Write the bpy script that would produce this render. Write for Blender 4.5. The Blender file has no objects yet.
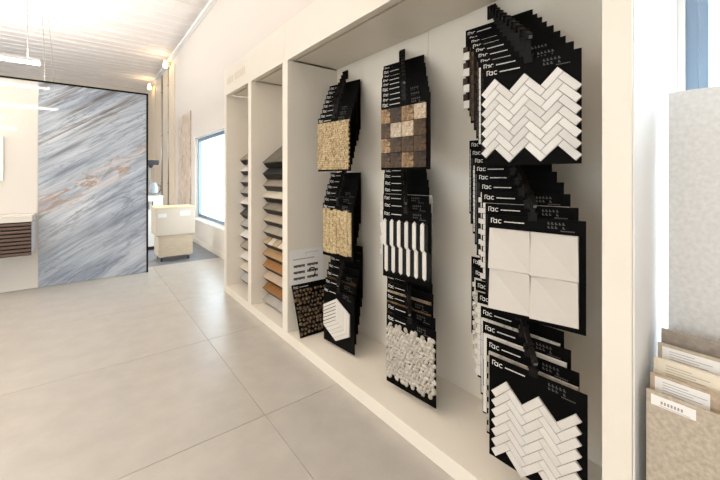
import bpy, math, random
from mathutils import Vector, Matrix
random.seed(7)
H = 1.384                       # eye height; lengths measured in eye heights are written k*H
S = bpy.context.scene
COL = S.collection
# ------------------------------------------------------------------ camera, world, exposure
cam = bpy.data.cameras.new('camera'); co = bpy.data.objects.new('camera', cam); COL.objects.link(co)
cam.sensor_width = 36; cam.lens = 17.6; cam.shift_y = -0.0875; cam.clip_start = .02
co.location = (0, 0, H); co.rotation_euler = (math.pi/2, 0, math.radians(-38))
S.camera = co
S.view_settings.view_transform = 'Standard'; S.view_settings.look = 'None'
S.view_settings.gamma = 1; S.view_settings.use_curve_mapping = False
S.view_settings.exposure = 0.32
w = bpy.data.worlds.new('sky'); S.world = w; w.use_nodes = True
bg = w.node_tree.nodes['Background']; bg.inputs[0].default_value = (.80, .91, 1, 1); bg.inputs[1].default_value = 6.5
S.cycles.max_bounces = 8; S.cycles.diffuse_bounces = 5

# ------------------------------------------------------------------ materials
def mat(name, col, rough=.5, col2=None, scale=8, stretch=(1, 1, 1), rot=(0, 0, 0), bump=0, metal=0, rand=0,
        detail=6, lo=.35, hi=.65, emit=0, spec=.5, coat=0, bscale=None, distort=0):
    m = bpy.data.materials.new(name); m.use_nodes = True
    nt = m.node_tree; p = nt.nodes['Principled BSDF']; L = nt.links
    p.inputs['Base Color'].default_value = (*col, 1); p.inputs['Roughness'].default_value = rough
    p.inputs['Metallic'].default_value = metal; p.inputs['Specular IOR Level'].default_value = spec
    p.inputs['Coat Weight'].default_value = coat
    if emit:
        p.inputs['Emission Color'].default_value = (*col, 1); p.inputs['Emission Strength'].default_value = emit
    def coords(st, ro):
        tc = nt.nodes.new('ShaderNodeTexCoord'); mp = nt.nodes.new('ShaderNodeMapping')
        mp.inputs['Scale'].default_value = st; mp.inputs['Rotation'].default_value = ro
        L.new(tc.outputs['Object'], mp.inputs[0]); return mp.outputs[0]
    out = None
    if col2:
        n = nt.nodes.new('ShaderNodeTexNoise'); n.inputs['Scale'].default_value = scale
        n.inputs['Detail'].default_value = detail; n.inputs['Distortion'].default_value = distort
        L.new(coords(stretch, rot), n.inputs[0])
        r = nt.nodes.new('ShaderNodeValToRGB'); r.color_ramp.elements[0].position = lo; r.color_ramp.elements[1].position = hi
        r.color_ramp.elements[0].color = (*col, 1); r.color_ramp.elements[1].color = (*col2, 1)
        L.new(n.outputs[0], r.inputs[0]); out = r.outputs[0]; L.new(out, p.inputs['Base Color'])
    if rand:
        oi = nt.nodes.new('ShaderNodeObjectInfo'); hs = nt.nodes.new('ShaderNodeHueSaturation')
        mr = nt.nodes.new('ShaderNodeMapRange'); mr.inputs['To Min'].default_value = 1-rand; mr.inputs['To Max'].default_value = 1+rand
        L.new(oi.outputs['Random'], mr.inputs[0]); L.new(mr.outputs[0], hs.inputs['Value'])
        if out: L.new(out, hs.inputs['Color'])
        else: hs.inputs['Color'].default_value = (*col, 1)
        L.new(hs.outputs[0], p.inputs['Base Color'])
    if bump:
        n2 = nt.nodes.new('ShaderNodeTexNoise'); n2.inputs['Scale'].default_value = bscale or scale*3; n2.inputs['Detail'].default_value = 4
        L.new(coords((1, 1, 1), (0, 0, 0)), n2.inputs[0])
        b = nt.nodes.new('ShaderNodeBump'); b.inputs['Strength'].default_value = bump; b.inputs['Distance'].default_value = .01
        L.new(n2.outputs[0], b.inputs['Height']); L.new(b.outputs[0], p.inputs['Normal'])
    return m

M = {}
M['wall'] = mat('wall_paint', (.70, .635, .57), .85, bump=.03, bscale=60)
M['wallwhite'] = mat('white_paint', (.86, .85, .83), .7)
M['ceil'] = mat('ceiling_deck', (.88, .825, .785), .7, (.86, .80, .76), 2)
M['cab'] = mat('cream_laminate', (.75, .69, .595), .42, (.73, .67, .575), 3)
M['tile'] = mat('stone_floor_tile', (.40, .37, .33), .30, (.45, .42, .375), 7, rand=.03, detail=15, bump=.06, bscale=160, lo=.3, hi=.7)
M['grout'] = mat('grout', (.30, .28, .25), .9)
M['vinyl'] = mat('dark_vinyl', (.17, .18, .20), .45, (.21, .22, .24), 5)
M['board'] = mat('black_board', (.0018, .0016, .0015), .6, spec=.05)
M['black'] = mat('black_metal', (.006, .005, .0045), .5, spec=.12)
M['print'] = mat('white_print', (.72, .70, .66), .6)
M['printd'] = mat('dim_print', (.07, .068, .065), .6)
M['alum'] = mat('sky_tinted_aluminium', (.20, .27, .36), .4, metal=.3)  # grey frame metal with the blue of skylight put into its colour
M['pvc'] = mat('white_window_frame', (.83, .84, .84), .45)
M['alum2'] = mat('dull_grey_tip', (.10, .10, .10), .5)
M['steel'] = mat('brushed_steel', (.5, .5, .5), .3, metal=.9)
g = mat('window_glass', (1, 1, 1), 0); nt = g.node_tree
tr = nt.nodes.new('ShaderNodeBsdfTransparent'); gl = nt.nodes.new('ShaderNodeBsdfGlossy'); gl.inputs['Roughness'].default_value = .02
mx = nt.nodes.new('ShaderNodeMixShader'); mx.inputs[0].default_value = .07
tr.inputs[0].default_value = (.94, .97, .98, 1)
nt.links.new(tr.outputs[0], mx.inputs[1]); nt.links.new(gl.outputs[0], mx.inputs[2]); nt.links.new(mx.outputs[0], nt.nodes['Material Output'].inputs[0])
M['glass'] = g
M['wmarble'] = mat('white_marble', (.58, .555, .52), .4, (.42, .395, .365), 14, rand=.10, lo=.55, hi=.85, distort=1)
M['wtile'] = mat('white_ceramic', (.60, .565, .52), .4, rand=.05)
M['relief'] = mat('matte_white_ceramic', (.54, .50, .45), .55)
M['brownA'] = mat('brown_glass', (.012, .0065, .0035), .3, (.085, .046, .019), 18, rand=.4, spec=.2, distort=2)
M['gold'] = mat('golden_onyx', (.075, .040, .016), .25, (.36, .23, .11), 18, rand=.3, spec=.2, distort=2)
M['pale'] = mat('pale_onyx', (.26, .18, .11), .2, (.54, .43, .30), 30, rand=.15, spec=.4, distort=2)
M['blackg'] = mat('black_gloss_ceramic', (.004, .004, .004), .25, spec=.2)
M['pebble'] = mat('grey_pebble', (.27, .24, .20), .55, (.46, .42, .36), 30, rand=.14)
M['bronze'] = mat('bronze_pebble', (.020, .014, .008), .22, (.24, .15, .07), 22, lo=.38, hi=.8)
M['stoneY'] = mat('honey_split_stone', (.22, .145, .065), .8, (.56, .43, .25), 60, detail=3, lo=.3, hi=.6, bump=.4, bscale=150)
M['stoneZ'] = mat('sand_split_stone', (.26, .185, .085), .8, (.54, .42, .24), 50, detail=3, lo=.3, hi=.65, bump=.4, bscale=150)
M['paper'] = mat('white_paper', (.78, .76, .73), .7)
M['ink'] = mat('black_ink', (.03, .03, .03), .7)
M['inkg'] = mat('grey_ink', (.32, .29, .26), .7)
M['embossed'] = mat('beige_lettering', (.62, .55, .43), .6)
M['gloss'] = mat('gloss_white_panel', (.70, .67, .62), .04, coat=.5)
M['slat'] = mat('brown_wood_slat', (.10, .062, .045), .5, (.16, .10, .075), 4, (1, 6, 30))
M['dark'] = mat('gap_shade', (.02, .018, .016), .8)  # near-black for the shade painted behind the vanity slats
M['oak'] = mat('pale_oak', (.80, .67, .52), .55, (.74, .60, .44), 3, (6, 6, .5))
M['ply'] = mat('pale_plywood', (.62, .53, .41), .5, (.56, .47, .35), 3, (3, 3, 18))
M['plyedge'] = mat('yellow_ply_edge', (.74, .60, .36), .5)
M['creamgloss'] = mat('cream_gloss', (.68, .61, .52), .15, coat=.4)
M['bmarble'] = mat('beige_marble', (.46, .33, .23), .3, (.78, .67, .56), 3.2, (1, 2.4, 1), (.5, 0, 0), distort=1.5)
M['rubber'] = mat('dark_rubber', (.03, .03, .04), .5)
M['lampwhite'] = mat('white_lamp_body', (.85, .84, .82), .4)
M['led'] = mat('led_diffuser', (1, .93, .82), .5, emit=16)
M['bulb'] = mat('warm_bulb', (1, .72, .30), .5, emit=7)
M['brass'] = mat('brass', (.55, .38, .12), .3, metal=.8)
M['greytile'] = mat('grey_stone_slab', (.58, .565, .54), .5, (.66, .645, .62), 70, detail=10, bump=.05)
M['cleat'] = mat('cream_cleat', (.66, .60, .50), .5)

# polished blue-grey marble slab: stretched diagonal veins, dark streaks and a rust seam
def blue_marble():
    m = bpy.data.materials.new('blue_grey_marble'); m.use_nodes = True
    nt = m.node_tree; L = nt.links; p = nt.nodes['Principled BSDF']; N = nt.nodes.new
    p.inputs['Roughness'].default_value = .04
    tc = N('ShaderNodeTexCoord')
    def noise(rot, st, sc, det=8, dist=0, loc=(0, 0, 0)):
        mp = N('ShaderNodeMapping'); mp.inputs['Rotation'].default_value = (0, rot, 0)
        mp2 = N('ShaderNodeMapping'); mp2.inputs['Scale'].default_value = st; mp2.inputs['Location'].default_value = loc
        n = N('ShaderNodeTexNoise'); n.inputs['Scale'].default_value = sc; n.inputs['Detail'].default_value = det; n.inputs['Distortion'].default_value = dist
        n.inputs['Roughness'].default_value = .62
        L.new(tc.outputs['Object'], mp.inputs[0]); L.new(mp.outputs[0], mp2.inputs[0]); L.new(mp2.outputs[0], n.inputs[0]); return n.outputs[0]
    def ramp(src, *st):
        r = N('ShaderNodeValToRGB'); e = r.color_ramp.elements
        while len(e) < len(st): e.new(.5)
        for k, (q, c) in enumerate(st): e[k].position = q; e[k].color = (*c, 1)
        L.new(src, r.inputs[0]); return r.outputs[0]
    def mix(f, a, b, mode='MIX'):
        x = N('ShaderNodeMix'); x.data_type = 'RGBA'; x.blend_type = mode
        if isinstance(f, float): x.inputs[0].default_value = f
        else: L.new(f, x.inputs[0])
        L.new(a, x.inputs[6])
        if isinstance(b, tuple): x.inputs[7].default_value = (*b, 1)
        else: L.new(b, x.inputs[7])
        return x.outputs[2]
    R = .56
    def mul0(a_, k_):
        x = N('ShaderNodeMath'); x.operation = 'MULTIPLY'; L.new(a_, x.inputs[0]); x.inputs[1].default_value = k_; return x.outputs[0]
    def ridge(src, w0, w1):                      # thin lines where the noise crosses its middle
        a_ = N('ShaderNodeMath'); a_.operation = 'SUBTRACT'; L.new(src, a_.inputs[0]); a_.inputs[1].default_value = .5
        b_ = N('ShaderNodeMath'); b_.operation = 'ABSOLUTE'; L.new(a_.outputs[0], b_.inputs[0])
        return ramp(b_.outputs[0], (w0, (1, 1, 1)), (w1, (0, 0, 0)))
    base = ramp(noise(R, (.30, 1, 2.2), 2.2, 12, .5), (.30, (.27, .31, .37)), (.44, (.46, .51, .58)), (.56, (.60, .65, .71)), (.75, (.74, .76, .78)))
    patch = ramp(noise(R, (.7, 1, 1.2), 1.1, 3, .3, (11, 3, 6)), (.35, (.62, .66, .72)), (.62, (1, 1, 1)))
    base = mix(.6, base, patch, 'MULTIPLY')
    fine = ramp(noise(R, (.22, 1, 5.0), 4.5, 12, .4, (3, 0, 1)), (.36, (.50, .53, .58)), (.58, (1, 1, 1)))
    c = mix(.5, base, fine, 'MULTIPLY')
    c = mix(mul0(ridge(noise(R+.08, (.30, 1, 2.6), 1.6, 6, .5, (2, 4, 9)), .004, .018), .55), c, (.16, .19, .25))
    c = mix(mul0(ridge(noise(R-.10, (.35, 1, 2.2), 2.7, 5, .6, (8, 1, 3)), .003, .014), .45), c, (.20, .22, .27))
    streak = ramp(noise(R+.06, (.25, 1, 4.6), 2.6, 10, .7, (7, 2, 5)), (.50, (0, 0, 0)), (.62, (1, 1, 1)))
    # the brown-grey band crosses the upper left of the slab
    sep = N('ShaderNodeSeparateXYZ'); mp = N('ShaderNodeMapping'); mp.inputs['Rotation'].default_value = (0, R, 0)
    L.new(tc.outputs['Object'], mp.inputs[0]); L.new(mp.outputs[0], sep.inputs[0])
    def window(c0, wd, soft):
        a = N('ShaderNodeMath'); a.operation = 'SUBTRACT'; L.new(sep.outputs[2], a.inputs[0]); a.inputs[1].default_value = c0
        b = N('ShaderNodeMath'); b.operation = 'ABSOLUTE'; L.new(a.outputs[0], b.inputs[0])
        r = N('ShaderNodeMapRange'); r.inputs['From Min'].default_value = wd; r.inputs['From Max'].default_value = wd+soft
        r.inputs['To Min'].default_value = 1; r.inputs['To Max'].default_value = 0; L.new(b.outputs[0], r.inputs[0]); return r.outputs[0]
    def mul(a, b):
        x = N('ShaderNodeMath'); x.operation = 'MULTIPLY'; L.new(a, x.inputs[0])
        if isinstance(b, float): x.inputs[1].default_value = b
        else: L.new(b, x.inputs[1])
        return x.outputs[0]
    c = mix(mul(mul(streak, window(.95, .32, .3)), .8), c, (.15, .125, .11))
    rust = ramp(noise(R, (.6, 1, 3.2), 2.6, 9, 1.4, (1, 5, 2)), (.52, (0, 0, 0)), (.60, (1, 1, 1)))
    c = mix(mul(mul(rust, window(.06, .05, .14)), .8), c, (.68, .57, .50))
    c = mix(mul0(mul(ridge(noise(R, (.5, 1, 1.5), 2.2, 8, .8, (4, 4, 4)), .006, .03), window(.06, .08, .1)), .7), c, (.36, .24, .16))
    L.new(c, p.inputs['Base Color'])
    return m
M['bluemarble'] = blue_marble()

# ------------------------------------------------------------------ mesh helpers
class MB:
    def __init__(s): s.v = []; s.f = []
    def add(s, vs, fs, T=None):
        o = len(s.v)
        s.v += [tuple(T @ Vector(v)) if T else tuple(v) for v in vs]
        s.f += [tuple(i+o for i in f) for f in fs]; return s
    def box(s, x0, x1, y0, y1, z0, z1, T=None):
        if x0 > x1: x0, x1 = x1, x0
        if y0 > y1: y0, y1 = y1, y0
        if z0 > z1: z0, z1 = z1, z0
        vs = [(x, y, z) for x in (x0, x1) for y in (y0, y1) for z in (z0, z1)]
        return s.add(vs, [(0, 1, 3, 2), (4, 6, 7, 5), (0, 4, 5, 1), (2, 3, 7, 6), (0, 2, 6, 4), (1, 5, 7, 3)], T)
    def cbox(s, x0, x1, y0, y1, z0, z1, b, T=None):
        """box with bevelled long edges on the -y face (small chamfer)"""
        vs = [(x0, y1, z0), (x1, y1, z0), (x1, y1, z1), (x0, y1, z1), (x0, y0+b, z0), (x1, y0+b, z0), (x1, y0+b, z1), (x0, y0+b, z1),
              (x0+b, y0, z0+b), (x1-b, y0, z0+b), (x1-b, y0, z1-b), (x0+b, y0, z1-b)]
        fs = [(3, 2, 1, 0)] + [(i, (i+1) % 4, (i+1) % 4+4, i+4) for i in range(4)] + [(i+4, (i+1) % 4+4, (i+1) % 4+8, i+8) for i in range(4)] + [(8, 9, 10, 11)]
        return s.add(vs, fs, T)
    def prism(s, poly, y0, y1, b=0, T=None):
        """poly in (x,z), counter-clockwise seen from -y; extruded from y1 (back) to y0 (front)"""
        n = len(poly); cx = sum(p[0] for p in poly)/n; cz = sum(p[1] for p in poly)/n
        def ins(p):
            if not b: return p
            dx, dz = p[0]-cx, p[1]-cz; l = math.hypot(dx, dz) or 1
            return (p[0]-dx/l*b, p[1]-dz/l*b)
        vs = [(x, y1, z) for x, z in poly] + [(x, y0+b, z) for x, z in poly] + [(ins(p)[0], y0, ins(p)[1]) for p in poly]
        fs = [tuple(range(n))[::-1], tuple(range(2*n, 3*n))]
        for k in range(2 if b else 1):
            o = k*n if b else 0
            o2 = o+n if b else 2*n
            fs += [(i+o, (i+1) % n+o, (i+1) % n+o2, i+o2) for i in range(n)]
        return s.add(vs, fs, T)
    def tube(s, pts, r, n=8):
        pts = [Vector(p) for p in pts]; o = len(s.v); up = Vector((0, 0, 1))
        for i, p in enumerate(pts):
            d = (pts[min(i+1, len(pts)-1)]-pts[max(i-1, 0)]).normalized()
            a = d.cross(up); a = a.normalized() if a.length > .01 else Vector((1, 0, 0)); b = d.cross(a)
            for k in range(n):
                t = 2*math.pi*k/n; s.v.append(tuple(p+(a*math.cos(t)+b*math.sin(t))*r))
        for i in range(len(pts)-1):
            for k in range(n): s.f.append((o+i*n+k, o+i*n+(k+1) % n, o+(i+1)*n+(k+1) % n, o+(i+1)*n+k))
        s.f.append(tuple(range(o, o+n))[::-1]); s.f.append(tuple(range(o+(len(pts)-1)*n, o+len(pts)*n))); return s
    def lathe(s, prof, c=(0, 0, 0), n=16, T=None):
        o = []; m = len(prof)
        for r, z in prof:
            for k in range(n): t = 2*math.pi*k/n; o.append((c[0]+r*math.cos(t), c[1]+r*math.sin(t), c[2]+z))
        fs = [(i*n+k, i*n+(k+1) % n, (i+1)*n+(k+1) % n, (i+1)*n+k) for i in range(m-1) for k in range(n)]
        fs += [tuple(range(n))[::-1], tuple(range((m-1)*n, m*n))]
        return s.add(o, fs, T)
    def mesh(s, name, m):
        me = bpy.data.meshes.new(name); me.from_pydata(s.v, [], s.f); me.update(); me.materials.append(m); return me
    def obj(s, name, m, parent=None, smooth=False):
        me = s.mesh(name, m)
        if smooth:
            for p in me.polygons: p.use_smooth = True
        return put(name, me, parent)
def put(name, me, parent=None, loc=None, rot=None):
    o = bpy.data.objects.new(name, me); COL.objects.link(o)
    if parent: o.parent = parent
    if loc: o.location = loc
    if rot: o.rotation_euler = rot
    return o
def tag(o, label=None, cat=None, group=None, kind=None):
    if label: o['label'] = label
    if cat: o['category'] = cat
    if group: o['group'] = group
    if kind: o['kind'] = kind
    return o
def thing(name, label, cat, loc=(0, 0, 0), rz=0, group=None):
    o = put(name, None, None, loc, (0, 0, rz)); return tag(o, label, cat, group)
def struct(o, label, cat): return tag(o, label, cat, kind='structure')
def B(*a): return MB().box(*a)
def bevel(o, wd=.002, seg=2):
    md = o.modifiers.new('bevel', 'BEVEL'); md.width = wd; md.segments = seg; md.limit_method = 'ANGLE'; return o

# ------------------------------------------------------------------ the room
WX = 1.85                      # inner face of the right-hand wall
CZ = 3.40*H                    # ceiling
Y0, Y1, X0 = -4.5, 15.6, -7.0
YT = 4.525*H                   # tiles end here, darker floor beyond
fl = struct(B(X0, WX+.2, Y0, YT, -.12, -.006).obj('floor', M['grout']), 'grey stone tile floor of the showroom with fine joints', 'floor')
gx, gy, P, PX = .596*H, 1.411*H, 1.2, 2.4
ix = range(int((X0-gx)/PX)-1, int((WX-gx)/PX)+2); iy = range(int((Y0-gy)/P)-1, int((YT-gy)/P)+2)
cache = {}
for i in ix:
    for j in iy:
        xa, xb = max(gx+i*PX, X0)+.0012, min(gx+(i+1)*PX, WX)-.0012
        ya, yb = max(gy+j*P, Y0)+.0014, min(gy+(j+1)*P, YT)-.0014
        if xb-xa < .02 or yb-ya < .02: continue
        key = (round(xb-xa, 3), round(yb-ya, 3))
        if key not in cache:
            a, b = key; mb = MB(); q = .0012
            mb.add([(0, 0, -.01), (a, 0, -.01), (a, b, -.01), (0, b, -.01), (0, 0, -q), (a, 0, -q), (a, b, -q), (0, b, -q), (q, q, 0), (a-q, q, 0), (a-q, b-q, 0), (q, b-q, 0)],
                   [(0, 3, 2, 1)]+[(k, (k+1) % 4, (k+1) % 4+4, k+4) for k in range(4)]+[(k+4, (k+1) % 4+4, (k+1) % 4+8, k+8) for k in range(4)]+[(8, 9, 10, 11)])
            cache[key] = mb.mesh('floor_tile', M['tile'])
        put('floor_tile', cache[key], fl, (xa, ya, 0))
struct(B(X0, WX+.2, YT, Y1, -.12, -.002).obj('floor_dark', M['vinyl']), 'dark grey smooth floor beyond the stone tiles', 'floor')

def wall_x(name, x0, x1, y0, y1, z1, holes, m, label):
    """wall normal to x with rectangular holes (ya,yb,za,zb), sorted by ya"""
    mb = MB(); y = y0
    for ya, yb, za, zb in holes:
        mb.box(x0, x1, y, ya, 0, z1); mb.box(x0, x1, ya, yb, 0, za); mb.box(x0, x1, ya, yb, zb, z1); y = yb
    mb.box(x0, x1, y, y1, 0, z1)
    return struct(mb.obj(name, m), label, 'wall')
W2 = (-1.5, .336, .05, 3.1); W1 = (5.3, 5.84*H, .375*H, 1.60*H)
wall_x('wall_right', WX, WX+.25, Y0, Y1, CZ, [W2, W1], M['wall'], 'warm white painted wall behind the display shelving')
struct(B(X0, WX+.25, Y1, Y1+.2, 0, CZ).obj('wall_back', M['wall']), 'far warm white end wall of the showroom', 'wall')
ADDED_WIN = [(-2.4, -.8, .8, 2.8), (.2, 1.8, .8, 2.8), (2.8, 4.4, .8, 2.8), (7.4, 12.0, .6, 3.4)]  # unseen window openings added to light the room
wall_x('wall_left', X0-.25, X0, Y0, Y1, CZ, ADDED_WIN, M['wall'], 'unseen wall opposite the shelving with windows added for light')
mb = MB(); mb.box(X0, -6.6, Y0-.2, Y0, 0, CZ); mb.box(-6.6, -4.0, Y0-.2, Y0, 0, .9); mb.box(-6.6, -4.0, Y0-.2, Y0, 2.8, CZ); mb.box(-4.0, WX+.25, Y0-.2, Y0, 0, CZ)  # opening in the unseen wall added to let daylight in
struct(mb.obj('wall_front', M['wall']), 'wall behind the camera with an opening added for light', 'wall')
ce = struct(B(X0, WX+.25, Y0, Y1, CZ, CZ+.1).obj('ceiling', M['ceil']), 'white metal deck ceiling with parallel ribs', 'ceiling')
rib = MB()
rib.add([(X0, -.06, 0), (X0, .06, 0), (X0, .03, -.022), (X0, -.03, -.022), (WX, -.06, 0), (WX, .06, 0), (WX, .03, -.022), (WX, -.03, -.022)],
        [(0, 1, 2, 3), (7, 6, 5, 4), (0, 4, 5, 1), (1, 5, 6, 2), (2, 6, 7, 3), (3, 7, 4, 0)])
rme = rib.mesh('deck_rib', M['ceil'])
sme = B(X0, WX, -.010, .010, -.010, 0).mesh('deck_seam', M['ceil'])
k = 0; y = Y0+.3
while y < Y1-.2:
    put('deck_rib', rme, ce, (0, y, CZ)); put('deck_seam', sme, ce, (0, y+.35, CZ)); y += .70
struct(B(WX-.015, WX, 4.45, W1[1]+3, 0, .09).obj('baseboard_right', M['cab']), 'low cream skirting under the far window', 'baseboard')

def window(name, hole, xf, label, mull=(), pvc=.022, sash=.035):
    ya, yb, za, zb = hole
    o = thing(name, label, 'window', ((xf), (ya+yb)/2, za)); o['kind'] = 'structure'
    cy = (ya+yb)/2; f = lambda mb, n, m: mb.obj(n, m, o)
    def ring(a, d0, d1, y0, y1, z0, z1):
        m = MB(); m.box(d0, d1, y0, y0+a, z0, z1); m.box(d0, d1, y1-a, y1, z0, z1); m.box(d0, d1, y0+a, y1-a, z0, z0+a); m.box(d0, d1, y0+a, y1-a, z1-a, z1); return m
    hy, hz = yb-cy, zb-za
    f(ring(pvc, -.03, .05, -hy, hy, 0, hz), 'outer_frame', M['pvc'])
    a = pvc
    f(ring(sash, -.01, .05, -hy+a, hy-a, a, hz-a), 'frame', M['alum'])
    a += sash+.004
    edges = [-hy+a]+[q-cy for q in mull]+[hy-a]
    for q in mull: f(B(-.01, .04, q-cy-.03, q-cy+.03, a, hz-a), 'mullion', M['alum'])
    for e0, e1 in zip(edges, edges[1:]):
        e0 += .03 if e0 != edges[0] else 0; e1 -= .03 if e1 != edges[-1] else 0
        f(ring(.028, -.015, .03, e0, e1, a, hz-a), 'sash', M['alum'])
        f(B(.008, .014, e0+.028, e1-.028, a+.028, hz-a-.028), 'pane', M['glass'])
    return o
window('window_1', W1, WX+.07, 'far window with blue grey frame beyond the shelving', (6.2,), .02, .032)
window('window_2', W2, WX+.10, 'tall window behind the grey stone slab at right', (-.6,))
for n, hl in enumerate(ADDED_WIN): window(f'window_{n+3}', hl, X0-.12, 'unseen window opposite the shelves, added to let light in', ((hl[0]+hl[1])/2,), .03, .04)
# sill of the far window
struct(bevel(B(WX-.03, WX+.11, W1[0]-.03, W1[1]+.03, W1[2]-.035, W1[2]-.001).obj('trim_1', M['wallwhite']), .004), 'white sill under the far window', 'sill')

# ------------------------------------------------------------------ display shelving
F, BK, ZB, ZH, ZT = .963*H, 1.827, .083, 1.706*H, 1.935*H
ends = [(.34, .42), (1.943*H, 2.011*H), (2.53*H, 2.593*H), (3.105*H, 3.165*H)]
sh = thing('display_shelving', 'long cream shelving unit with tall open bays along the right wall', 'shelving', (F, 2.4, 0))
def sp(mb, n, m=M['cab'], par=None, bv=.0015):
    o = mb.obj(n, m, par or sh); o.matrix_parent_inverse = Matrix.Translation((-F, -2.4, 0)) if not par else Matrix()
    if bv: bevel(o, bv)
    return o
ya, yb = ends[0][0], ends[3][1]
sp(B(F, BK, ends[0][1], ends[3][0], 0, ZB), 'base')
sp(B(F-.001, WX, ends[0][0], ends[0][1], 0, ZH), 'end_panel'); sp(B(F-.001, WX, *ends[3], 0, ZH), 'end_panel')
sp(B(F+.012, WX, ends[0][0]-.004, ends[0][0], 0, ZH), 'end_glare_sheet', mat('glare_white', (.92, .92, .91), .55), bv=0)  # whiter sheet paints the daylight glare on the panel's outer face
for e in ends[1:3]: sp(B(F-.001, BK, *e, ZB, ZH), 'divider')
sp(B(F-.001, F+.05, ya, ends[1][0]+.045, ZH, ZT), 'header'); hd = sp(B(F-.001, F+.05, ends[1][0]+.047, yb, ZH, ZT), 'header')
sp(B(F+.05, WX, ya, yb, ZT-.02, ZT), 'top_panel')
for a, b in zip([ends[0][1], ends[1][1], ends[2][1]], [ends[1][0], ends[2][0], ends[3][0]]):
    sp(B(F+.085, BK, a, b, ZH+.012, ZH+.035), 'soffit')
    sp(B(F+.055, F+.08, a+.05, b-.05, ZH+.02, ZH+.035), 'light_channel', M['inkg'])
for a, b in ((ends[0][1], 1.589), (1.592, ends[1][0]), (ends[1][1], ends[2][0]), (ends[2][1], ends[3][0])):
    sp(B(BK, WX-.002, a, b, ZB, ZH+.012), 'back_panel', bv=.001)
# faint raised lettering on the header
mb = MB(); y = yb-.12
for k in range(11):
    wd = random.choice((.035, .045, .05))
    if k not in (4,): mb.box(F-.003, F-.001, y-wd*.7, y, ZT-.20, ZT-.125)
    y -= wd+.012
sp(mb, 'lettering', M['embossed'], bv=0)['kind'] = 'stuff'

# sloping tile samples on cleats in the two narrow bays
TA = math.radians(40)
tone = {}
def tmat(n, a, b, sc=6, st=(1, 1, 1), r=.45):
    f_ = .72 if n not in ('white', 'cream') else .9
    tone[n] = mat(n+'_sample', tuple(v*f_ for v in a), r, tuple(v*f_ for v in b), sc, st, spec=.15); return tone[n]
tmat('olive grey', (.14, .13, .10), (.21, .19, .15)); tmat('black', (.02, .02, .02), (.04, .04, .04))
tmat('taupe', (.34, .28, .21), (.42, .36, .28)); tmat('cream', (.74, .66, .54), (.66, .58, .46))
tmat('brown grey', (.28, .23, .17), (.36, .30, .23)); tmat('sand', (.55, .46, .34), (.62, .53, .41)); tmat('greige', (.44, .38, .30), (.52, .46, .37))
tmat('tan wood', (.44, .27, .13), (.55, .35, .18), 4, (1, 8, 1)); tmat('orange wood', (.36, .16, .05), (.48, .24, .09), 4, (1, 8, 1))
tmat('rosy beige', (.60, .45, .32), (.68, .53, .40)); tmat('dark orange wood', (.28, .12, .035), (.40, .19, .06), 4, (1, 8, 1))
tmat('stone grey', (.48, .44, .38), (.56, .52, .46)); tmat('white', (.80, .77, .72), (.74, .71, .66)); tmat('pale grey', (.55, .53, .50), (.63, .61, .58))
tmat('charcoal', (.07, .07, .07), (.12, .12, .11)); tmat('striped', (.72, .58, .40), (.50, .34, .18), 4)
tmat('shelf brown', (.008, .006, .005), (.012, .009, .007))
LB2 = [('olive grey', 'topmost'), ('black', 'second from top'), ('taupe', 'third from top'), ('cream', 'fourth from top'), ('brown grey', 'fifth from top'),
       ('sand', 'sixth from top'), ('greige', 'seventh from top'), ('striped', 'eighth from top'), ('tan wood', 'fifth from bottom'), ('orange wood', 'fourth from bottom'),
       ('rosy beige', 'third from bottom'), ('dark orange wood', 'second from bottom'), ('stone grey', 'bottommost')]
LB1 = [('taupe', 'topmost'), ('white', 'second from top'), ('pale grey', 'third from top'), ('stone grey', 'fourth from top'), ('white', 'fifth from top'), ('charcoal', 'sixth from top'),
       ('pale grey', 'sixth from bottom'), ('white', 'fifth from bottom'), ('greige', 'fourth from bottom'), ('white', 'third from bottom'), ('cream', 'second from bottom'), ('pale grey', 'bottommost')]
def sample_bay(ya, yb, xf, z0, dz, lab, bay):
    wd = yb-ya-.012; cy = (ya+yb)/2; ln = (1.80-xf)/math.cos(TA)
    for k, (c, pos) in enumerate(lab):
        z = z0-k*dz
        l = ln if k < 99 else ln
        kind = {'striped': 'striped plank mosaic'}.get(c, c)
        o = thing('tile_sample', f'{kind} sloping tile sample, {pos} in the {bay}', 'tile', (xf, cy, z), 0, f'sloping tile samples in the {bay}')
        T = Matrix.Rotation(-TA, 4, 'Y')
        cx_, cz_ = l*math.cos(TA), l*math.sin(TA)
        td = min(.045, z-ZB-.003)
        MB().prism([(.0, .0), (.04, -td), (cx_, cz_-.075), (cx_-.004, cz_+.008)], -wd/2, wd/2).obj('tray', tone['shelf brown'], o)
        if c == 'striped':
            n = 6; pw = wd/n
            for q in range(n):
                MB().box(0, l, -wd/2+q*pw+.008, -wd/2+(q+1)*pw-.008, .008, .018, T).obj('plank', tone['striped'] if q % 2 else tone['cream'], o)
        else:
            bevel(MB().box(-.002, l, -wd/2+.001, wd/2-.001, .008, .018, T).obj('tile_face', tone[c], o), .001)
        for s in (-1, 1):
            yy = cy+s*(wd/2+.006)
            T2 = Matrix.Translation((xf, 0, z)) @ T
            sp(MB().box(.18, l-.03, yy-s*.018, yy, -.0705, -.0608, T2), 'cleat', M['cleat'], bv=0)
sample_bay(ends[1][1], ends[2][0], 1.46, 1.523, .118, LB2, 'bay beside the mosaic boards')
sample_bay(ends[2][1], ends[3][0], 1.50, 1.579, .1307, LB1, 'bay nearest the far window')

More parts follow.
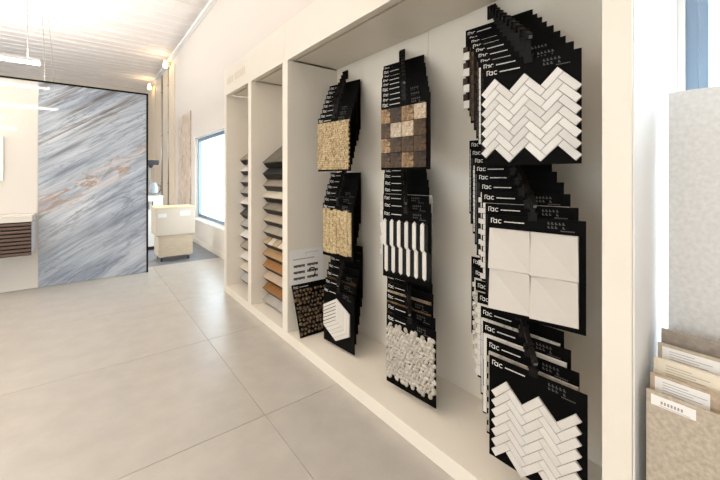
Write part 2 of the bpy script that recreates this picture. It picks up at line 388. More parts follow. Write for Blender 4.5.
# ------------------------------------------------------------------ mosaic sample boards
BW, BH = .365, .418
backing = B(-BW/2, BW/2, 0, .004, 0, BH).mesh('backing', M['board'])
def logo(dim=False):
    """bracket, ring and open ring with a line of small lettering"""
    mb = MB(); x = -BW/2+.014; z = BH-.014; y0, y1 = -.0008, 0
    hh = .020; s = .0026
    mb.box(x, x+s, y0, y1, z-hh, z); mb.box(x, x+.013, y0, y1, z-s, z); 
    def arc(cx, cz, r, a0, a1, n=10):
        for i in range(n):
            t0, t1 = a0+(a1-a0)*i/n, a0+(a1-a0)*(i+1)/n
            vs = []
            for yy in (y1, y0):
                for rr, t in ((r, t0), (r, t1), (r-s, t1), (r-s, t0)): vs.append((cx+rr*math.cos(t), yy, cz+rr*math.sin(t)))
            mb.add(vs, [(7, 6, 5, 4), (0, 1, 2, 3), (0, 4, 5, 1), (2, 6, 7, 3)])
    r = .0085; cz = z-hh+r-.001
    arc(x+.0175, cz, r, 0, 2*math.pi, 12); mb.box(x+.0235, x+.0235+s, y0, y1, cz-r, cz+r)
    arc(x+.0385, cz, r, .8, 2*math.pi-.8)
    xx = x+.056
    for q in range(17):
        wd = random.choice((.003, .004, .0045))
        mb.box(xx, xx+wd, y0, y1, cz-.002, cz+.002); xx += wd+.0012
    return mb.mesh('header_print', M['print'])
logo_me = logo()
def specs():
    mb = MB(); r = random.Random(3)
    for i in range(5):
        for j in range(2):
            x = .055+i*.013; z = BH-.013-j*.015
            if r.random() < .8:
                mb.box(x, x+.004, -.0008, 0, z-.008, z); mb.box(x, x+.008, -.0008, 0, z-.009, z-.006)
    for q in range(8): mb.box(.10+q*.006, .104+q*.006, -.0008, 0, BH-.046, BH-.042)
    return mb.mesh('spec_print', M['printd'])
spec_me = specs()
hook_me = None
def make_hook():
    mb = MB()
    mb.box(-.016, .016, -.0012, .0055, BH-.014, BH+.018)         # clip plate over the board's top
    mb.box(-.020, .020, -.003, .002, BH+.012, BH+.018)
    return mb.mesh('hook', M['black'])
hook_me = make_hook()

ROT = Matrix.Rotation(math.pi/4, 4, 'Y')
def rotY(p, a):                                       # rotation in the board plane, (x,z), counter-clockwise
    return (p[0]*math.cos(a)-p[1]*math.sin(a), p[0]*math.sin(a)+p[1]*math.cos(a))
def herringbone(o, w_, n, cols, rows, x_left, z_top, m, name, zjit=0):
    """interlocking bricks: columns alternate / and \\"""
    gap = .0016; L_ = n*w_
    me = MB().cbox(-L_/2+gap/2, L_/2-gap/2, -.009, 0, -w_/2+gap/2, w_/2-gap/2, .0012).mesh(name, m)
    pitch = n*w_/math.sqrt(2)
    st = math.sqrt(2)*w_
    ref = rotY((n/2*w_, .5*w_), math.pi/4)
    for c in range(cols):
        b = c//2
        if c % 2 == 0: cx, cz, a = n/2, .5, math.pi/4
        else: cx, cz, a = n+.5, 1-n/2, 3*math.pi/4
        X, Z = rotY(((cx+b*(n+1))*w_, (cz+b*(1-n))*w_), math.pi/4)
        px = X-ref[0]+x_left+pitch/2; pz = Z-ref[1]
        pz = z_top-((-pz) % st)                        # every column starts at about the same height
        for r_ in range(rows):
            put(name, me, o, (px, 0, pz-r_*st), (0, -a, 0))
def rect_tiles(o, cols, rows, x0, x1, z0, z1, pick, gap=.003, th=.008, bv=.0012, name='tile'):
    cache = {}
    for i in range(len(cols)):
        for j in range(len(rows)):
            xa = x0+(x1-x0)*sum(cols[:i])/sum(cols); xb = x0+(x1-x0)*sum(cols[:i+1])/sum(cols)
            zb = z1-(z1-z0)*sum(rows[:j])/sum(rows); za = z1-(z1-z0)*sum(rows[:j+1])/sum(rows)
            a, b = xb-xa-gap, zb-za-gap; m = pick(i, j); key = (round(a, 4), round(b, 4), m.name)
            if key not in cache: cache[key] = MB().cbox(-a/2, a/2, -th, 0, -b/2, b/2, bv).mesh(name, m)
            put(name, cache[key], o, ((xa+xb)/2, 0, (za+zb)/2))
def sheet(seed, kind, over=0.0):
    """whole mosaic sheet of a board further back, pieces too small to pick apart"""
    r = random.Random(seed); mb = MB()
    nx, nz = {'grid': (9, 10), 'brick': (6, 14), 'big': (3, 3), 'chip': (14, 16), 'bar': (2, 18), 'wide': (3, 8)}[kind]
    x0, x1, z0, z1 = -BW/2+.006-over, BW/2-.012, .012, BH-.050
    for j in range(nz):
        sh_ = (j % 2)*.5 if kind in ('brick', 'bar') else 0
        if kind == 'wide': sh_ = (j % 2)*.8
        for i in range(nx):
            a = (x1-x0)/nx; b = (z1-z0)/nz
            xa = x0+i*a+(sh_*.4*a if over else 0); t = r.uniform(.006, .010)
            mb.cbox(xa+.0012, xa+a-.0012, -t, 0, z0+j*b+.0012, z0+(j+1)*b-.0012, .0012)
    return mb
def board(c, yaw, label, group, printed=True, specs_=False):
    o = thing('mosaic_board', label, 'sample board', (c[0], c[1], c[2]-BH), math.radians(yaw-90), group)
    put('backing', backing, o); put('hook', hook_me, o)
    if printed: put('header_print', logo_me, o)
    if specs_: put('spec_print', spec_me, o)
    return o

def f_herring_marble(o): herringbone(o, .0298, 2.82, 6, 7, -.180, BH-.094, M['wmarble'], 'brick')
def f_relief(o):
    sx_, sz_ = .167, .171; x0 = -BW/2+.010; z1 = BH-.056; g_ = .0012
    for i in range(2):
        for j in range(2):
            mb = MB(); a = sx_-g_; h_ = sz_-g_
            vs = [(0, 0, 0), (a, 0, 0), (a, 0, h_), (0, 0, h_), (0, -.022, 0), (a, -.004, 0), (a, -.020, h_), (0, -.006, h_), (a*.30, -.005, h_*.74)]
            fs = [(3, 2, 1, 0), (0, 1, 5, 4), (1, 2, 6, 5), (2, 3, 7, 6), (3, 0, 4, 7), (8, 4, 5), (8, 5, 6), (8, 6, 7), (8, 7, 4)]
            mb.add(vs, fs).obj('relief_tile', M['relief'], o).location = (x0+i*sx_, 0, z1-(j+1)*sz_)
def f_herring_white(o): herringbone(o, .0288, 3.12, 5, 7, -.160, BH-.120, M['wtile'], 'brick')
def f_brown(o):
    G = {(3, 0): 'pale', (2, 0): 'gold', (1, 1): 'pale', (2, 1): 'pale', (0, 0): 'gold', (2, 3): 'gold', (0, 2): 'gold'}
    rect_tiles(o, (.9, 1, 1.05, 1), (1, 1, 1, 1), -BW/2+.004, BW/2-.022, .012, BH-.050, lambda i, j: M[G.get((i, j), 'brownA')])
def f_picket(o):
    pw = .0288; ph = .172; x0 = -BW/2+.006; cap = .014
    cache = {}
    for m in ('wtile', 'blackg'):
        g_ = .0012; a = pw/2-g_; b = ph/2-g_
        cache[m] = MB().prism([(-a, -b+cap), (0, -b), (a, -b+cap), (a, b-cap), (0, b), (-a, b-cap)], -.009, 0, .0012).mesh('picket_tile', M[m])
    for row in range(2):
        zc = BH-.056-ph/2-row*(ph-cap)
        for i in range(12):
            put('picket_tile', cache['wtile' if i % 2 == 0 else 'blackg'], o, (x0+pw*(i+.5)+(pw*.5 if row else 0), 0, zc))
def blob(r, m, n=7, rings=3, sq=.55):
    mb = MB(); vs = []; fs = []
    rr = [random.uniform(.78, 1.15) for _ in range(n)]
    for q in range(rings):
        t = (q/rings)*math.pi/2
        for k in range(n): a = 2*math.pi*k/n; vs.append((r*rr[k]*math.cos(t)*math.cos(a), -r*sq*math.sin(t), r*rr[k]*math.cos(t)*math.sin(a)))
    vs.append((0, -r*sq, 0)); fs = [(q*n+k, q*n+(k+1) % n, (q+1)*n+(k+1) % n, (q+1)*n+k) for q in range(rings-1) for k in range(n)]
    fs += [((rings-1)*n+k, (rings-1)*n+(k+1) % n, len(vs)-1) for k in range(n)]
    return vs, fs
def f_pebble(o):
    ms = []
    for q in range(8):
        vs, fs = blob(.0168, None, sq=.62); me = MB().add(vs, fs).mesh('pebble', M['pebble'])
        for p in me.polygons: p.use_smooth = True
        ms.append(me)
    r = random.Random(5); st = .0245
    for j in range(15):
        for i in range(15):
            x = -BW/2+.008+i*st+(j % 2)*st/2; z = BH-.062-j*st*.90
            if x > BW/2-.004 or z < .034: continue
            edge = j in (0, 14)
            if edge and (i*3+j) % 5 < 2: continue
            e = put('pebble', r.choice(ms), o, (x+r.uniform(-.003, .003), 0, z+r.uniform(-.003, .003)), (0, r.uniform(0, 6.28), 0))
            e.scale = (r.uniform(.85, 1.25), r.uniform(.8, 1.2), r.uniform(.75, 1.05))
def f_honey(o):
    mb = MB(); r = random.Random(2); z = .014; top = BH-.054; j = 0
    while z < top:
        hh = .0165; x = -BW/2+.010-(j % 2)*.009
        while x < BW/2-.016:
            wd = r.uniform(.016, .032)
            mb.cbox(x, min(x+wd, BW/2-.018+(j % 2)*.010)-.0015, -r.uniform(.006, .013), 0, z, z+hh-.0015, .0015); x += wd
        z += hh; j += 1
    tag(mb.obj('split_stone_mosaic', M['stoneY'], o), kind='stuff')
def f_sand(o):
    mb = MB(); r = random.Random(4); n = 8; a = (BW-.03)/n
    for i in range(n):
        z = .026+r.uniform(0, .012); x = -BW/2+.012+i*a
        while z < BH-.060:
            hh = r.uniform(.022, .038)
            mb.cbox(x+.001, x+a-.002, -r.uniform(.007, .014), 0, z, z+hh-.001, .002); z += hh
    tag(mb.obj('split_stone_mosaic', M['stoneZ'], o), kind='stuff')
def f_cube(o):
    R = .160; cx, cz = -.022, BH*.5-.012; n = 6
    pts = [(cx+1.12*R*math.cos(math.radians(90+60*k)), cz+R*math.sin(math.radians(90+60*k))) for k in range(6)]
    c = (cx, cz)
    def strips(p0, p1, q0, q1, n_, g_):
        for k in range(n_):
            t0, t1 = (k+g_)/n_, (k+1-g_)/n_
            L2 = lambda a, b, t: (a[0]+(b[0]-a[0])*t, a[1]+(b[1]-a[1])*t)
            poly = [L2(p0, p1, t0), L2(p0, p1, t1), L2(q0, q1, t1), L2(q0, q1, t0)]
            ar = sum(poly[i][0]*poly[(i+1) % 4][1]-poly[(i+1) % 4][0]*poly[i][1] for i in range(4))
            if ar < 0: poly = poly[::-1]
            MB().prism(poly, -.009, 0, .001).obj('strip', M['wtile'], o)
    # pts: 0 top, 1 upper left, 2 lower left, 3 bottom, 4 lower right, 5 upper right
    strips(pts[1], pts[2], pts[0], c, 6, .10)          # left face, level strips
    strips(pts[0], pts[5], c, pts[4], 5, .03)         # right face, upright strips
    strips(pts[2], pts[3], c, pts[4], 5, .03)         # lower face
STK = [  # centre of top edge, yaw, front filler, front label, count, column word, tier word
    ((1.384, .689, 1.851), 8.5, f_herring_marble, 'front board of white marble herringbone bricks, top of right stack', 9, 'right', 'top'),
    ((1.410, .684, 1.222), 9.0, f_relief, 'front board of four white folded relief tiles, middle of right stack', 9, 'right', 'middle'),
    ((1.355, .655, .632), 2.0, f_herring_white, 'front board of plain white herringbone bricks, bottom of right stack', 8, 'right', 'bottom'),
    ((1.453, 1.446, 1.844), 5.0, f_brown, 'front board of glossy brown and gold square tiles', 9, 'centre', 'top'),
    ((1.500, 1.480, 1.182), 5.7, f_picket, 'front board of black and white picket tiles', 7, 'centre', 'middle'),
    ((1.481, 1.429, .548), 4.5, f_pebble, 'front board of grey beige pebbles', 7, 'centre', 'bottom'),
    ((1.484, 2.224, 1.845), 9.0, f_honey, 'front board of honey split stone in thin rows', 8, 'left', 'top'),
    ((1.545, 2.262, 1.174), 6.3, f_sand, 'front board of sand split stone in upright columns', 6, 'left', 'middle'),
    ((1.503, 2.188, .525), 4.7, f_cube, 'front board of white strips forming a hexagon', 7, 'left', 'bottom')]
ORD = ['', 'first', 'second', 'third', 'fourth', 'fifth', 'sixth', 'seventh', 'eighth', 'ninth', 'tenth']
WHAT = {'f_herring_marble': 'white marble herringbone', 'f_relief': 'folded relief tile', 'f_herring_white': 'plain white herringbone', 'f_brown': 'brown square tile',
        'f_picket': 'black and white picket', 'f_pebble': 'pebble', 'f_honey': 'honey split stone', 'f_sand': 'sand split stone', 'f_cube': 'white hexagon'}
sheets = {}
def get_sheet(kind, m, over, seed):
    key = (kind, m, over)
    if key not in sheets: sheets[key] = sheet(seed, kind, over).mesh('mosaic_sheet', M[m])
    return sheets[key]
pick = {('right', 'top'): [('chip', 'blackg', 0), ('brick', 'wmarble', 0), ('chip', 'brownA', 0), ('grid', 'blackg', 0), ('big', 'brownA', 0), ('chip', 'brownA', 0), ('wide', 'wtile', .030), ('wide', 'brownA', 0.02)],
        ('right', 'middle'): [('chip', 'blackg', 0), ('brick', 'wtile', .010), ('brick', 'wtile', .010), ('grid', 'blackg', 0), ('chip', 'printd', 0), ('chip', 'wtile', 0), ('grid', 'blackg', 0), ('chip', 'wtile', 0)],
        ('right', 'bottom'): [('brick', 'pebble', .006), ('big', 'wtile', 0), ('grid', 'wmarble', 0), ('brick', 'wtile', .016), ('brick', 'pebble', .018), ('brick', 'wtile', .010), ('chip', 'blackg', 0)],
        ('centre', 'middle'): [('chip', 'blackg', 0), ('wide', 'wtile', .030), ('wide', 'wmarble', .026), ('chip', 'brownA', 0), ('grid', 'blackg', 0), ('grid', 'blackg', 0)],
        ('centre', 'bottom'): [('chip', 'blackg', 0), ('big', 'gold', 0), ('big', 'pale', 0), ('chip', 'blackg', 0), ('grid', 'blackg', 0), ('grid', 'blackg', 0)]}
for (c, yaw, fn, lab, n, cw, tw) in STK:
    grp = f'boards hanging on the {tw} arm of the {cw} stack'
    DIR = Vector({'left': (.0395, .036, .050), 'centre': (.041, .043, .046), 'right': (.044, .043, .046)}[cw])
    fo, ro = (.098, .047) if tw == 'top' else (.066, .055)      # height of the arm over the board tops, front and rear
    fr = board(c, yaw, lab, grp, True, True); fn(fr)
    LN = (BK-.006-c[0])/DIR.x
    def strap(o, k): B(-.009, .009, .001, .0045, BH+.012, BH+ro+(fo-ro)*(1-k/LN)-.0215).obj('strap', M['black'], o)
    strap(fr, 0)
    rr = random.Random(hash((cw, tw)) % 1 + len(cw)*7+len(tw))
    for k in range(1, n):
        p = Vector(c)+DIR*k
        jy = yaw+k*{'left': .35, 'centre': .2, 'right': -.25}[cw]+rr.uniform(-1.2, 1.2)
        o = board(p+Vector((0, rr.uniform(-.004, .004), rr.uniform(-.003, .003))), jy,
                  f'black sample board, {ORD[k]} behind the {WHAT[fn.__name__]} board in the {cw} stack', grp, True, k < 3)
        pl = pick.get((cw, tw)); kind, m, ov = pl[(k-1) % len(pl)] if pl else rr.choice([('chip', 'blackg', 0), ('grid', 'blackg', 0), ('chip', 'brownA', 0), ('big', 'brownA', 0)])
        strap(o, k)
        tag(put('mosaic_sheet', get_sheet(kind, m, ov, k), o), kind='stuff')
    # the sloping arm the boards hang on
    ln = (BK-.006-c[0])/DIR.x; top = Vector(c)+Vector((0, 0, fo)); end = Vector(c)+DIR*ln+Vector((0, 0, ro))
    a = thing('hanging_arm', f'black toothed arm sloping from the wall, {tw} of the {cw} stack', 'arm', tuple(end), 0, 'sloping arms for mosaic boards')
    d = (top-DIR*.4)-end; q = d.to_track_quat('X', 'Z'); L_ = d.length
    rm = q.to_matrix().to_4x4()
    MB().box(.010, L_, -.009, .009, -.009, .010, rm).obj('bar', M['black'], a)
    B(-.004, .004, -.025, .025, -.07, .006).obj('wall_plate', M['black'], a)
    MB().box(L_-.004, L_+.004, -.006, .006, -.006, .006, rm).obj('end_cap', M['alum2'], a)
    st = DIR.length
    for k in range(int(L_/st)+1):
        xx = L_-.9*st-k*st
        if xx < .035: break
        MB().box(xx-.005, xx+.005, -.014, .012, .010, .015, rm).box(xx-.004, xx+.004, -.012, -.024, -.016, .015, rm).obj('notch', M['black'], a)

# ------------------------------------------------------------------ things on the divider beside the left stack
yd = ends[1][0]
cd = thing('information_card', 'white printed information card on the divider above the dark pebble board', 'card', (F+.02, yd-.001, .565))
def cp(mb, n, m): return mb.obj(n, m, cd)
cp(B(0, .33, -.002, 0, -.10, .20), 'sheet', M['paper'])
mb = MB(); mb.box(.15, .28, -.0028, -.002, .165, .168); mb.box(.15, .152, -.0028, -.002, .14, .168)
for q in range(26): mb.box(.03+q*.008, .036+q*.008, -.0028, -.002, .113+.0*q, .122)
cp(mb, 'heading_print', M['inkg'])
mb = MB()
for x in (.035, .165):
    for z in (.062, .008, -.044):
        for q in range(9): mb.box(x+q*.012, x+.0105+q*.012, -.0028, -.002, z-.011-(q % 3)*.002, z+.006)
        mb.box(x, x+.108, -.0028, -.002, z+.002, z+.007)
cp(mb, 'table_print', M['ink'])
hk = thing('wire_hook', 'small bent black wire hook hanging over the white card', 'hook', (F+.235, yd-.004, .56))
MB().tube([(-.035, -.004, .02), (-.02, -.012, .036), (.005, -.02, .036), (.02, -.022, .015), (.012, -.022, -.02), (0, -.022, -.045)], .0055, 6).obj('wire', M['black'], hk, True)
# dark pebble board standing on the base, leaning on the divider
lb = thing('mosaic_board', 'dark bronze pebble mosaic board leaning against the cream divider', 'sample board', (F+.215, yd-.165, ZB+.002), 0, None)
lb.rotation_euler = (math.radians(-22), 0, 0)
put('backing', backing, lb); put('header_print', logo_me, lb)
mb = MB(); r = random.Random(9)
for j in range(11):
    for i in range(11):
        x = -BW/2+.022+i*.0325+(j % 2)*.012-.004; z = BH-.060-j*.0325
        if x > BW/2-.012 or z < .018: continue
        random.seed(i*31+j); vs, fs = blob(.0155*r.uniform(.75, 1.2), None); jx, jz = r.uniform(-.006, .006), r.uniform(-.006, .006)
        mb.add([(vx+x+jx, vy*1.3, vz+z+jz) for vx, vy, vz in vs], fs)
tag(mb.obj('pebble_mosaic', M['bronze'], lb, True), kind='stuff')

# ------------------------------------------------------------------ stone samples at the right edge
rk = thing('sample_rack', 'stepped cream rack holding stone samples beside the window', 'rack', (1.40, -.1, 0))
yl = .2244*H
slab_t = .010
mb = MB()
for k in range(5):
    xk = .98*H+k*.0315*H
    B(xk-1.40+.014, xk-1.40+.036, -.44, .40, .0195, .12+k*.012).obj('rack_rail', M['cab'], rk)
B(-.08, .32, -.46, -.44, .0, .2).obj('side', M['cab'], rk)
B(-.08, .32, .414, .428, .0, .2).obj('side', M['cab'], rk); B(-.08, .32, -.44, .414, .0, .0195).obj('base', M['cab'], rk)
smp = [('sandy speckled', (.34, .28, .21), (.50, .43, .34), 75), ('brown mottled', (.34, .25, .17), (.50, .40, .29), 55), ('pale cream', (.70, .60, .46), (.74, .65, .52), 4),
       ('greige grained', (.38, .31, .23), (.48, .41, .32), 70), ('taupe mottled', (.25, .205, .165), (.36, .31, .26), 45)]
PL = ['frontmost in the rack', 'second in the rack', 'third in the rack', 'fourth in the rack', 'last small one in the rack']
for k, (nm, a, b, sc) in enumerate(smp):
    xk = .98*H+k*.0315*H; zt = .532*H+k*.025*H
    o = thing('stone_sample', f'{nm} stone tile sample, {PL[k]}', 'tile', (xk, yl, .02), math.radians(-90), 'stone samples in the stepped rack')
    m = mat(nm.replace(' ', '_')+'_stone', a, .6, b, sc, detail=8, lo=.3, hi=.7, bump=.15, bscale=60)
    bevel(B(0, .62, -0, slab_t, 0, zt-.02).obj('slab', m, o), .001)
    if k < 4:
        x1 = [.112, .135, .15, .145][k]; hz = [.030, .075, .080, .085][k]; zz = zt-.02-[.010, .006, .004, .008][k]
        st = B(.012, x1, -.0010, 0, zz-hz, zz).obj('sticker', M['paper'] if k != 2 else mat('cream_sticker', (.76, .68, .54), .7), o)
        mb = MB(); q0 = .04
        if k == 0:
            for q in range(7): mb.box(.035+q*.0075, .0395+q*.0075, -.0016, -.001, zz-.021, zz-.012)
            mb.box(.03, x1-.012, -.0016, -.001, zz-.027, zz-.0258)
        else:
            for q in range(5): mb.box(.03, .03+[.06, .10, .07, .09, .05][q], -.0016, -.001, zz-.012-q*.008, zz-.0105-q*.008)
            for q in range(9): mb.box(.07+q*.007, .076+q*.007, -.0016, -.001, zz-.062, zz-.055)
        mb.obj('print', M['inkg'], st)
o = thing('stone_slab', 'large light grey stone slab standing behind the small samples', 'slab', (1.175*H, yl, .02), math.radians(-90))
bevel(B(0, .80, 0, .012, 0, 1.215*H-.02).obj('slab_body', M['greytile'], o), .0015)

# ------------------------------------------------------------------ marble partition with vanity
PY = 4.29*H; xr = .523*H; xm = -.334*H; zt = 1.874*H; xl = -3.6
pt = thing('partition', 'tall display partition with blue grey marble slab and gloss white panel', 'partition', (0, PY, 0))
sl = B(xm+.002, xr-.022, 0, .02, .004, zt-.02).obj('marble_slab', M['bluemarble'], pt)
# slab coordinates: origin shifted to the slab's middle for the vein pattern
off = ((xm+xr)/2, 0, zt/2)
for v in sl.data.vertices: v.co -= Vector(off)
sl.location = off
tag(sl, 'polished blue grey marble slab with diagonal veins')
tag(B(xl, xm-.002, 0, .02, .004, zt-.02).obj('white_panel', M['gloss'], pt), 'gloss white panel')
B(xl, xr, .02, .14, .0, zt-.004).obj('core', M['wallwhite'], pt)
MB().box(xl, xr, -.008, .145, zt-.022, zt).obj('top_frame', M['black'], pt)
MB().box(xr-.022, xr, -.008, .145, 0, zt-.022).obj('side_frame', M['black'], pt)
B(xm-.003, xm+.003, -.003, .01, .004, zt-.022).obj('joint_trim', M['steel'], pt)
vx, vy = -.35*H, 3.984*H
vn = thing('vanity_unit', 'wall hung vanity with brown slatted front and white top', 'cabinet', (vx-.6, PY-.003, .48))
z0, z1 = .348*H-.48, .626*H-.48; dv = PY-.003-vy
B(-.6, .598, -dv+.03, 0, z0, z1).obj('body', mat('grey_carcass', (.52, .53, .55), .4), vn)
B(-.6, .597, -dv+.022, -dv+.03, z0, z1).obj('slat_gap_shade', M['dark'], vn)  # dark sheet stands for the shade in the gaps between slats
n = 9; ph = (z1-z0)/n
for k in range(n): bevel(B(-.598, .596, -dv, -dv+.022, z0+k*ph+.009, z0+(k+1)*ph-.009).obj('slat', M['slat'], vn), .003)
bevel(B(-.61, .606, -dv-.012, 0, z1+.004, z1+.075).obj('countertop', M['gloss'], vn), .004)
pic = thing('framed_picture', 'small brown picture in a white frame above the vanity', 'picture', (-.928, PY-.003, .99*H))
hw, hz = .132, .34*H
mb = MB(); mb.box(-hw-.03, -hw, -.03, 0, -.03, hz+.03); mb.box(hw, hw+.03, -.03, 0, -.03, hz+.03); mb.box(-hw, hw, -.03, 0, -.03, 0); mb.box(-hw, hw, -.03, 0, hz, hz+.03)
mb.obj('frame', M['wallwhite'], pic); B(-hw, hw, -.012, 0, 0, hz).obj('canvas', M['oak'], pic)

# ------------------------------------------------------------------ linear pendant lamps
def pendant(xe, yl_, zl, label, ln=2.4, power=22, up=52):
    o = thing('linear_pendant', label, 'lamp', (xe, yl_, zl), 0, 'linear pendant lamps over the aisle')
    bevel(B(-ln, 0, -.022, .022, .0, .035).obj('housing', M['lampwhite'], o), .004)
    B(-ln+.002, -.002, -.020, .020, -.026, 0).obj('diffuser', M['led'], o)
    for x in (-.10, -ln+.10):
        MB().tube([(x, 0, .035), (x-.002, 0, .7), (x-.03, 0, 1.3), (x-.10, 0, CZ-zl)], .004, 6).obj('cable', M['inkg'], o, True)
        MB().lathe([(.05, 0), (.05, .03)], (x-.10, 0, CZ-zl-.03), 12).obj('ceiling_rose', M['lampwhite'], o)
    ld = bpy.data.lights.new('pendant_light', 'AREA'); ld.shape = 'RECTANGLE'; ld.size = ln-.05; ld.size_y = .04
    ld.energy = power; ld.color = (1, .88, .74)
    lo = bpy.data.objects.new('pendant_light', ld); COL.objects.link(lo); lo.parent = o; lo.location = (-ln/2, 0, -.03)
    lu = bpy.data.lights.new('added_uplight', 'AREA'); lu.shape = 'RECTANGLE'; lu.size = ln-.05; lu.size_y = .04  # upward light added over each lamp to brighten the ceiling
    lu.energy = up; lu.color = (1, .92, .84)
    uo = bpy.data.objects.new('added_uplight', lu); COL.objects.link(uo); uo.parent = o; uo.location = (-ln/2, 0, .045); uo.rotation_euler = (math.pi, 0, 0)
    return o
LX = -.2825*H
pendant(LX, 3.785*H, 1.911*H, 'bright linear pendant lamp nearest the marble partition', power=4, up=26)
pendant(LX, 5.255*H, 1.911*H, 'added linear pendant lamp hidden behind the partition to brighten the ceiling', power=30, up=48)  # unseen lamp added to lift the ceiling beyond the partition
pendant(LX, 6.725*H, 1.911*H, 'added linear pendant lamp deepest in the room, unseen behind the partition', power=30, up=48)  # second unseen lamp added for the far ceiling
pendant(LX, 2.316*H, 1.925*H, 'linear pendant lamp second from the marble partition', power=22, up=40)
pendant(LX-1.0, .85*H, 1.925*H, 'added linear pendant lamp beside the camera, out of view')  # added out of view to light the aisle
pendant(LX-1.0, -.62*H, 1.925*H, 'added linear pendant lamp behind the camera, out of view')  # another lamp added out of view for more room light

# ------------------------------------------------------------------ far corner: trolley, cabinet, slab, boards, bulbs
ty = 4.66*H; tx0, tx1 = .647*H, 1.065*H; dp = .36*H
tr_ = thing('display_trolley', 'pale wooden trolley on castors below the far window', 'trolley', ((tx0+tx1)/2, ty, 0))
hw = (tx1-tx0)/2; za, zm, zt_ = .06*H, .309*H, .6425*H
bevel(B(-hw+.04, hw-.03, .02, dp-.02, za, zm).obj('lower_box', M['ply'], tr_), .003)
bevel(B(-hw, hw, .012, dp, zm, zt_-.02).obj('upper_box', M['ply'], tr_), .003)
tag(bevel(B(-hw+.004, hw-.004, 0, .012, zm+.004, zt_-.022).obj('front_panel', M['creamgloss'], tr_), .002), 'glossy cream front panel')
bevel(B(-hw-.008, hw+.008, -.006, dp+.006, zt_-.02, zt_).obj('lid', M['plyedge'], tr_), .003)
B(-hw+.03, -hw+.15, -.0015, 0, zt_-.16, zt_-.10).obj('label_card', M['paper'], tr_); B(.06, .22, -.0015, 0, zt_-.15, zt_-.07).obj('label_card', M['paper'], tr_)
for sx in (-hw+.09, hw-.09):
    for sy in (.07, dp-.07):
        c = MB().lathe([(.022, -.016), (.037, -.013), (.037, .013), (.022, .016)], (0, 0, 0), 14, Matrix.Translation((sx, sy, .0375)) @ Matrix.Rotation(math.pi/2, 4, 'Y')).obj('castor', M['rubber'], tr_)
        B(sx-.022, sx+.022, sy-.02, sy+.02, .068, za).obj('castor_bracket', M['steel'], c)
ky = 5.57*H; kx0, kx1 = .56*H, .86*H; kz = .738*H
kb = thing('white_cabinet', 'plain white cabinet behind the marble partition edge', 'cabinet', ((kx0+kx1)/2, ky, 0))
hw2 = (kx1-kx0)/2
bevel(B(-hw2, hw2, .016, .5, .06, kz-.02).obj('body', M['wallwhite'], kb), .003); B(-hw2+.02, hw2-.02, .05, .48, 0, .06).obj('plinth', M['rubber'], kb)
for s in (-1, 1):
    d = bevel(B(min(0, s*hw2)+.002, max(0, s*hw2)-.002, 0, .016, .065, kz-.03).obj('door', M['wallwhite'], kb), .002)
    B(s*.03-.006, s*.03+.006, -.02, 0, kz-.25, kz-.10).obj('handle', M['rubber'], d)
bevel(B(-hw2-.01, hw2+.01, -.01, .51, kz-.02, kz).obj('worktop', M['wallwhite'], kb), .003)
cm = thing('coffee_maker', 'coffee maker with dark head and glass jug on the white cabinet', 'coffee maker', (.745*H, ky+.18, kz))
bevel(B(-.11, .11, -.10, .14, 0, .03).obj('base', M['steel'], cm), .006)
B(-.055, -.015, .06, .11, .03, .60).obj('column', M['steel'], cm)
bevel(B(-.16, .11, -.06, .13, .60, .69).obj('head', M['rubber'], cm), .012)
MB().lathe([(.02, 0), (.05, .06), (.05, .0601)], (-.02, .02, .54), 14).obj('filter_funnel', M['rubber'], cm, True)
jug = MB().lathe([(.06, 0), (.085, .03), (.088, .13), (.055, .20), (.06, .225)], (.02, -.01, .03), 18).obj('jug', mat('clear_glass_jug', (.30, .33, .35), .1, spec=.8, coat=.5), cm, True)
MB().tube([(.10, -.02, .21), (.14, -.02, .19), (.145, -.02, .10), (.105, -.02, .06)], .010, 6).obj('jug_handle', M['slat'], jug, True)
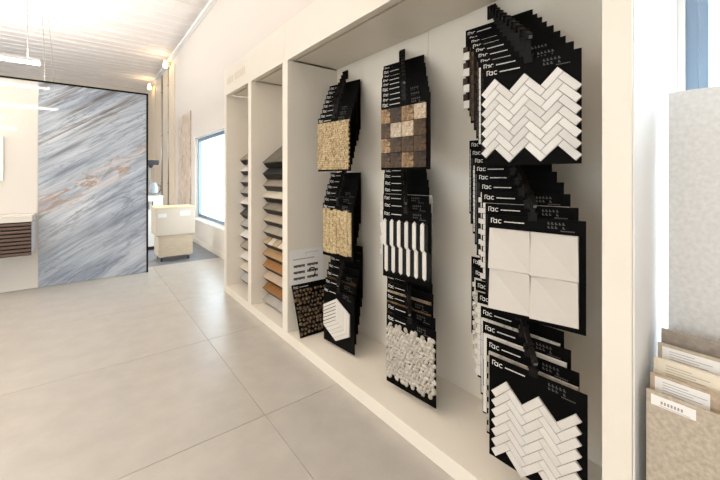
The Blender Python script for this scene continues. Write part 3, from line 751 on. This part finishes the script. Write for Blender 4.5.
# slab and tall wood-look planks standing along the wall
o = thing('marble_plank', 'beige marble slab standing upright on the wall left of the far window', 'slab', (WX-.016, 6.09*H, 0))
bevel(B(0, .014, 0, .92*H, 0, 2.06*H).obj('slab_body', M['bmarble'], o), .002)
for k, (a, b, zt2) in enumerate([(7.35, 7.85, 3.12), (7.95, 8.55, 3.16), (8.75, 9.5, 3.2), (9.6, 10.8, 3.2)]):
    o = thing('wall_plank', f'tall pale oak plank on the far wall, {ORD[k+1]} past the marble slab', 'panel', (WX-.03, a*H, 0), 0, 'tall oak planks on the far wall')
    bevel(B(0, .028, 0, (b-a)*H, 0, zt2*H).obj('plank_body', M['oak'], o), .003)
for k, yy in enumerate((7.9, 8.65)):
    o = thing('conduit', f'thin grey conduit between oak planks, {ORD[k+1]} from the window', 'pipe', (WX-.03, yy*H, 0), 0, 'vertical conduits on the far wall')
    MB().tube([(0, 0, 0), (0, 0, 3.2*H)], .022, 8).obj('pipe', M['steel'], o, True)
    for z in (1.2, 2.6, 3.9): B(-.026, .03, -.03, .03, z, z+.03).obj('clip', M['inkg'], o)
for k, (yy, zz) in enumerate(((7.75, 3.24), (9.9, 3.24))):
    o = thing('wall_lamp', ['glowing brass bulb lamp high on the wall nearer the window', 'glowing brass bulb lamp high on the wall above the partition edge'][k], 'lamp', (WX-.002, yy*H, zz*H), 0, 'bulb lamps under the ceiling')
    MB().lathe([(.07, 0), (.06, .02)], (0, 0, 0), 14, Matrix.Rotation(-math.pi/2, 4, 'Y')).obj('wall_plate', M['brass'], o)
    MB().tube([(-.01, 0, 0), (-.10, 0, .02), (-.13, 0, .0)], .012, 8).obj('arm', M['brass'], o, True)
    MB().lathe([(.03, .06), (.035, .02), (.045, -.03), (.065, -.08), (.05, -.12), (.02, -.14)], (-.14, 0, -.02), 14).obj('bulb', M['bulb'], o, True)
    lp = bpy.data.lights.new('bulb_light', 'POINT'); lp.energy = 2.5; lp.color = (1, .80, .56); lp.shadow_soft_size = .06
    lpo = bpy.data.objects.new('bulb_light', lp); COL.objects.link(lpo); lpo.parent = o; lpo.location = (-.30, 0, -.10)
o = thing('cable_tray', 'long pale cable tray along the top of the wall', 'tray', (WX-.08, -3, CZ-.19))
MB().box(0, .075, 0, 16, 0, .012).box(0, .006, 0, 16, .012, .06).box(.07, .076, 0, 16, .012, .06).obj('tray_body', M['lampwhite'], o)
MB().tube([(.04, 0, .04), (.04, 16, .04)], .02, 8).obj('cable', M['rubber'], o)
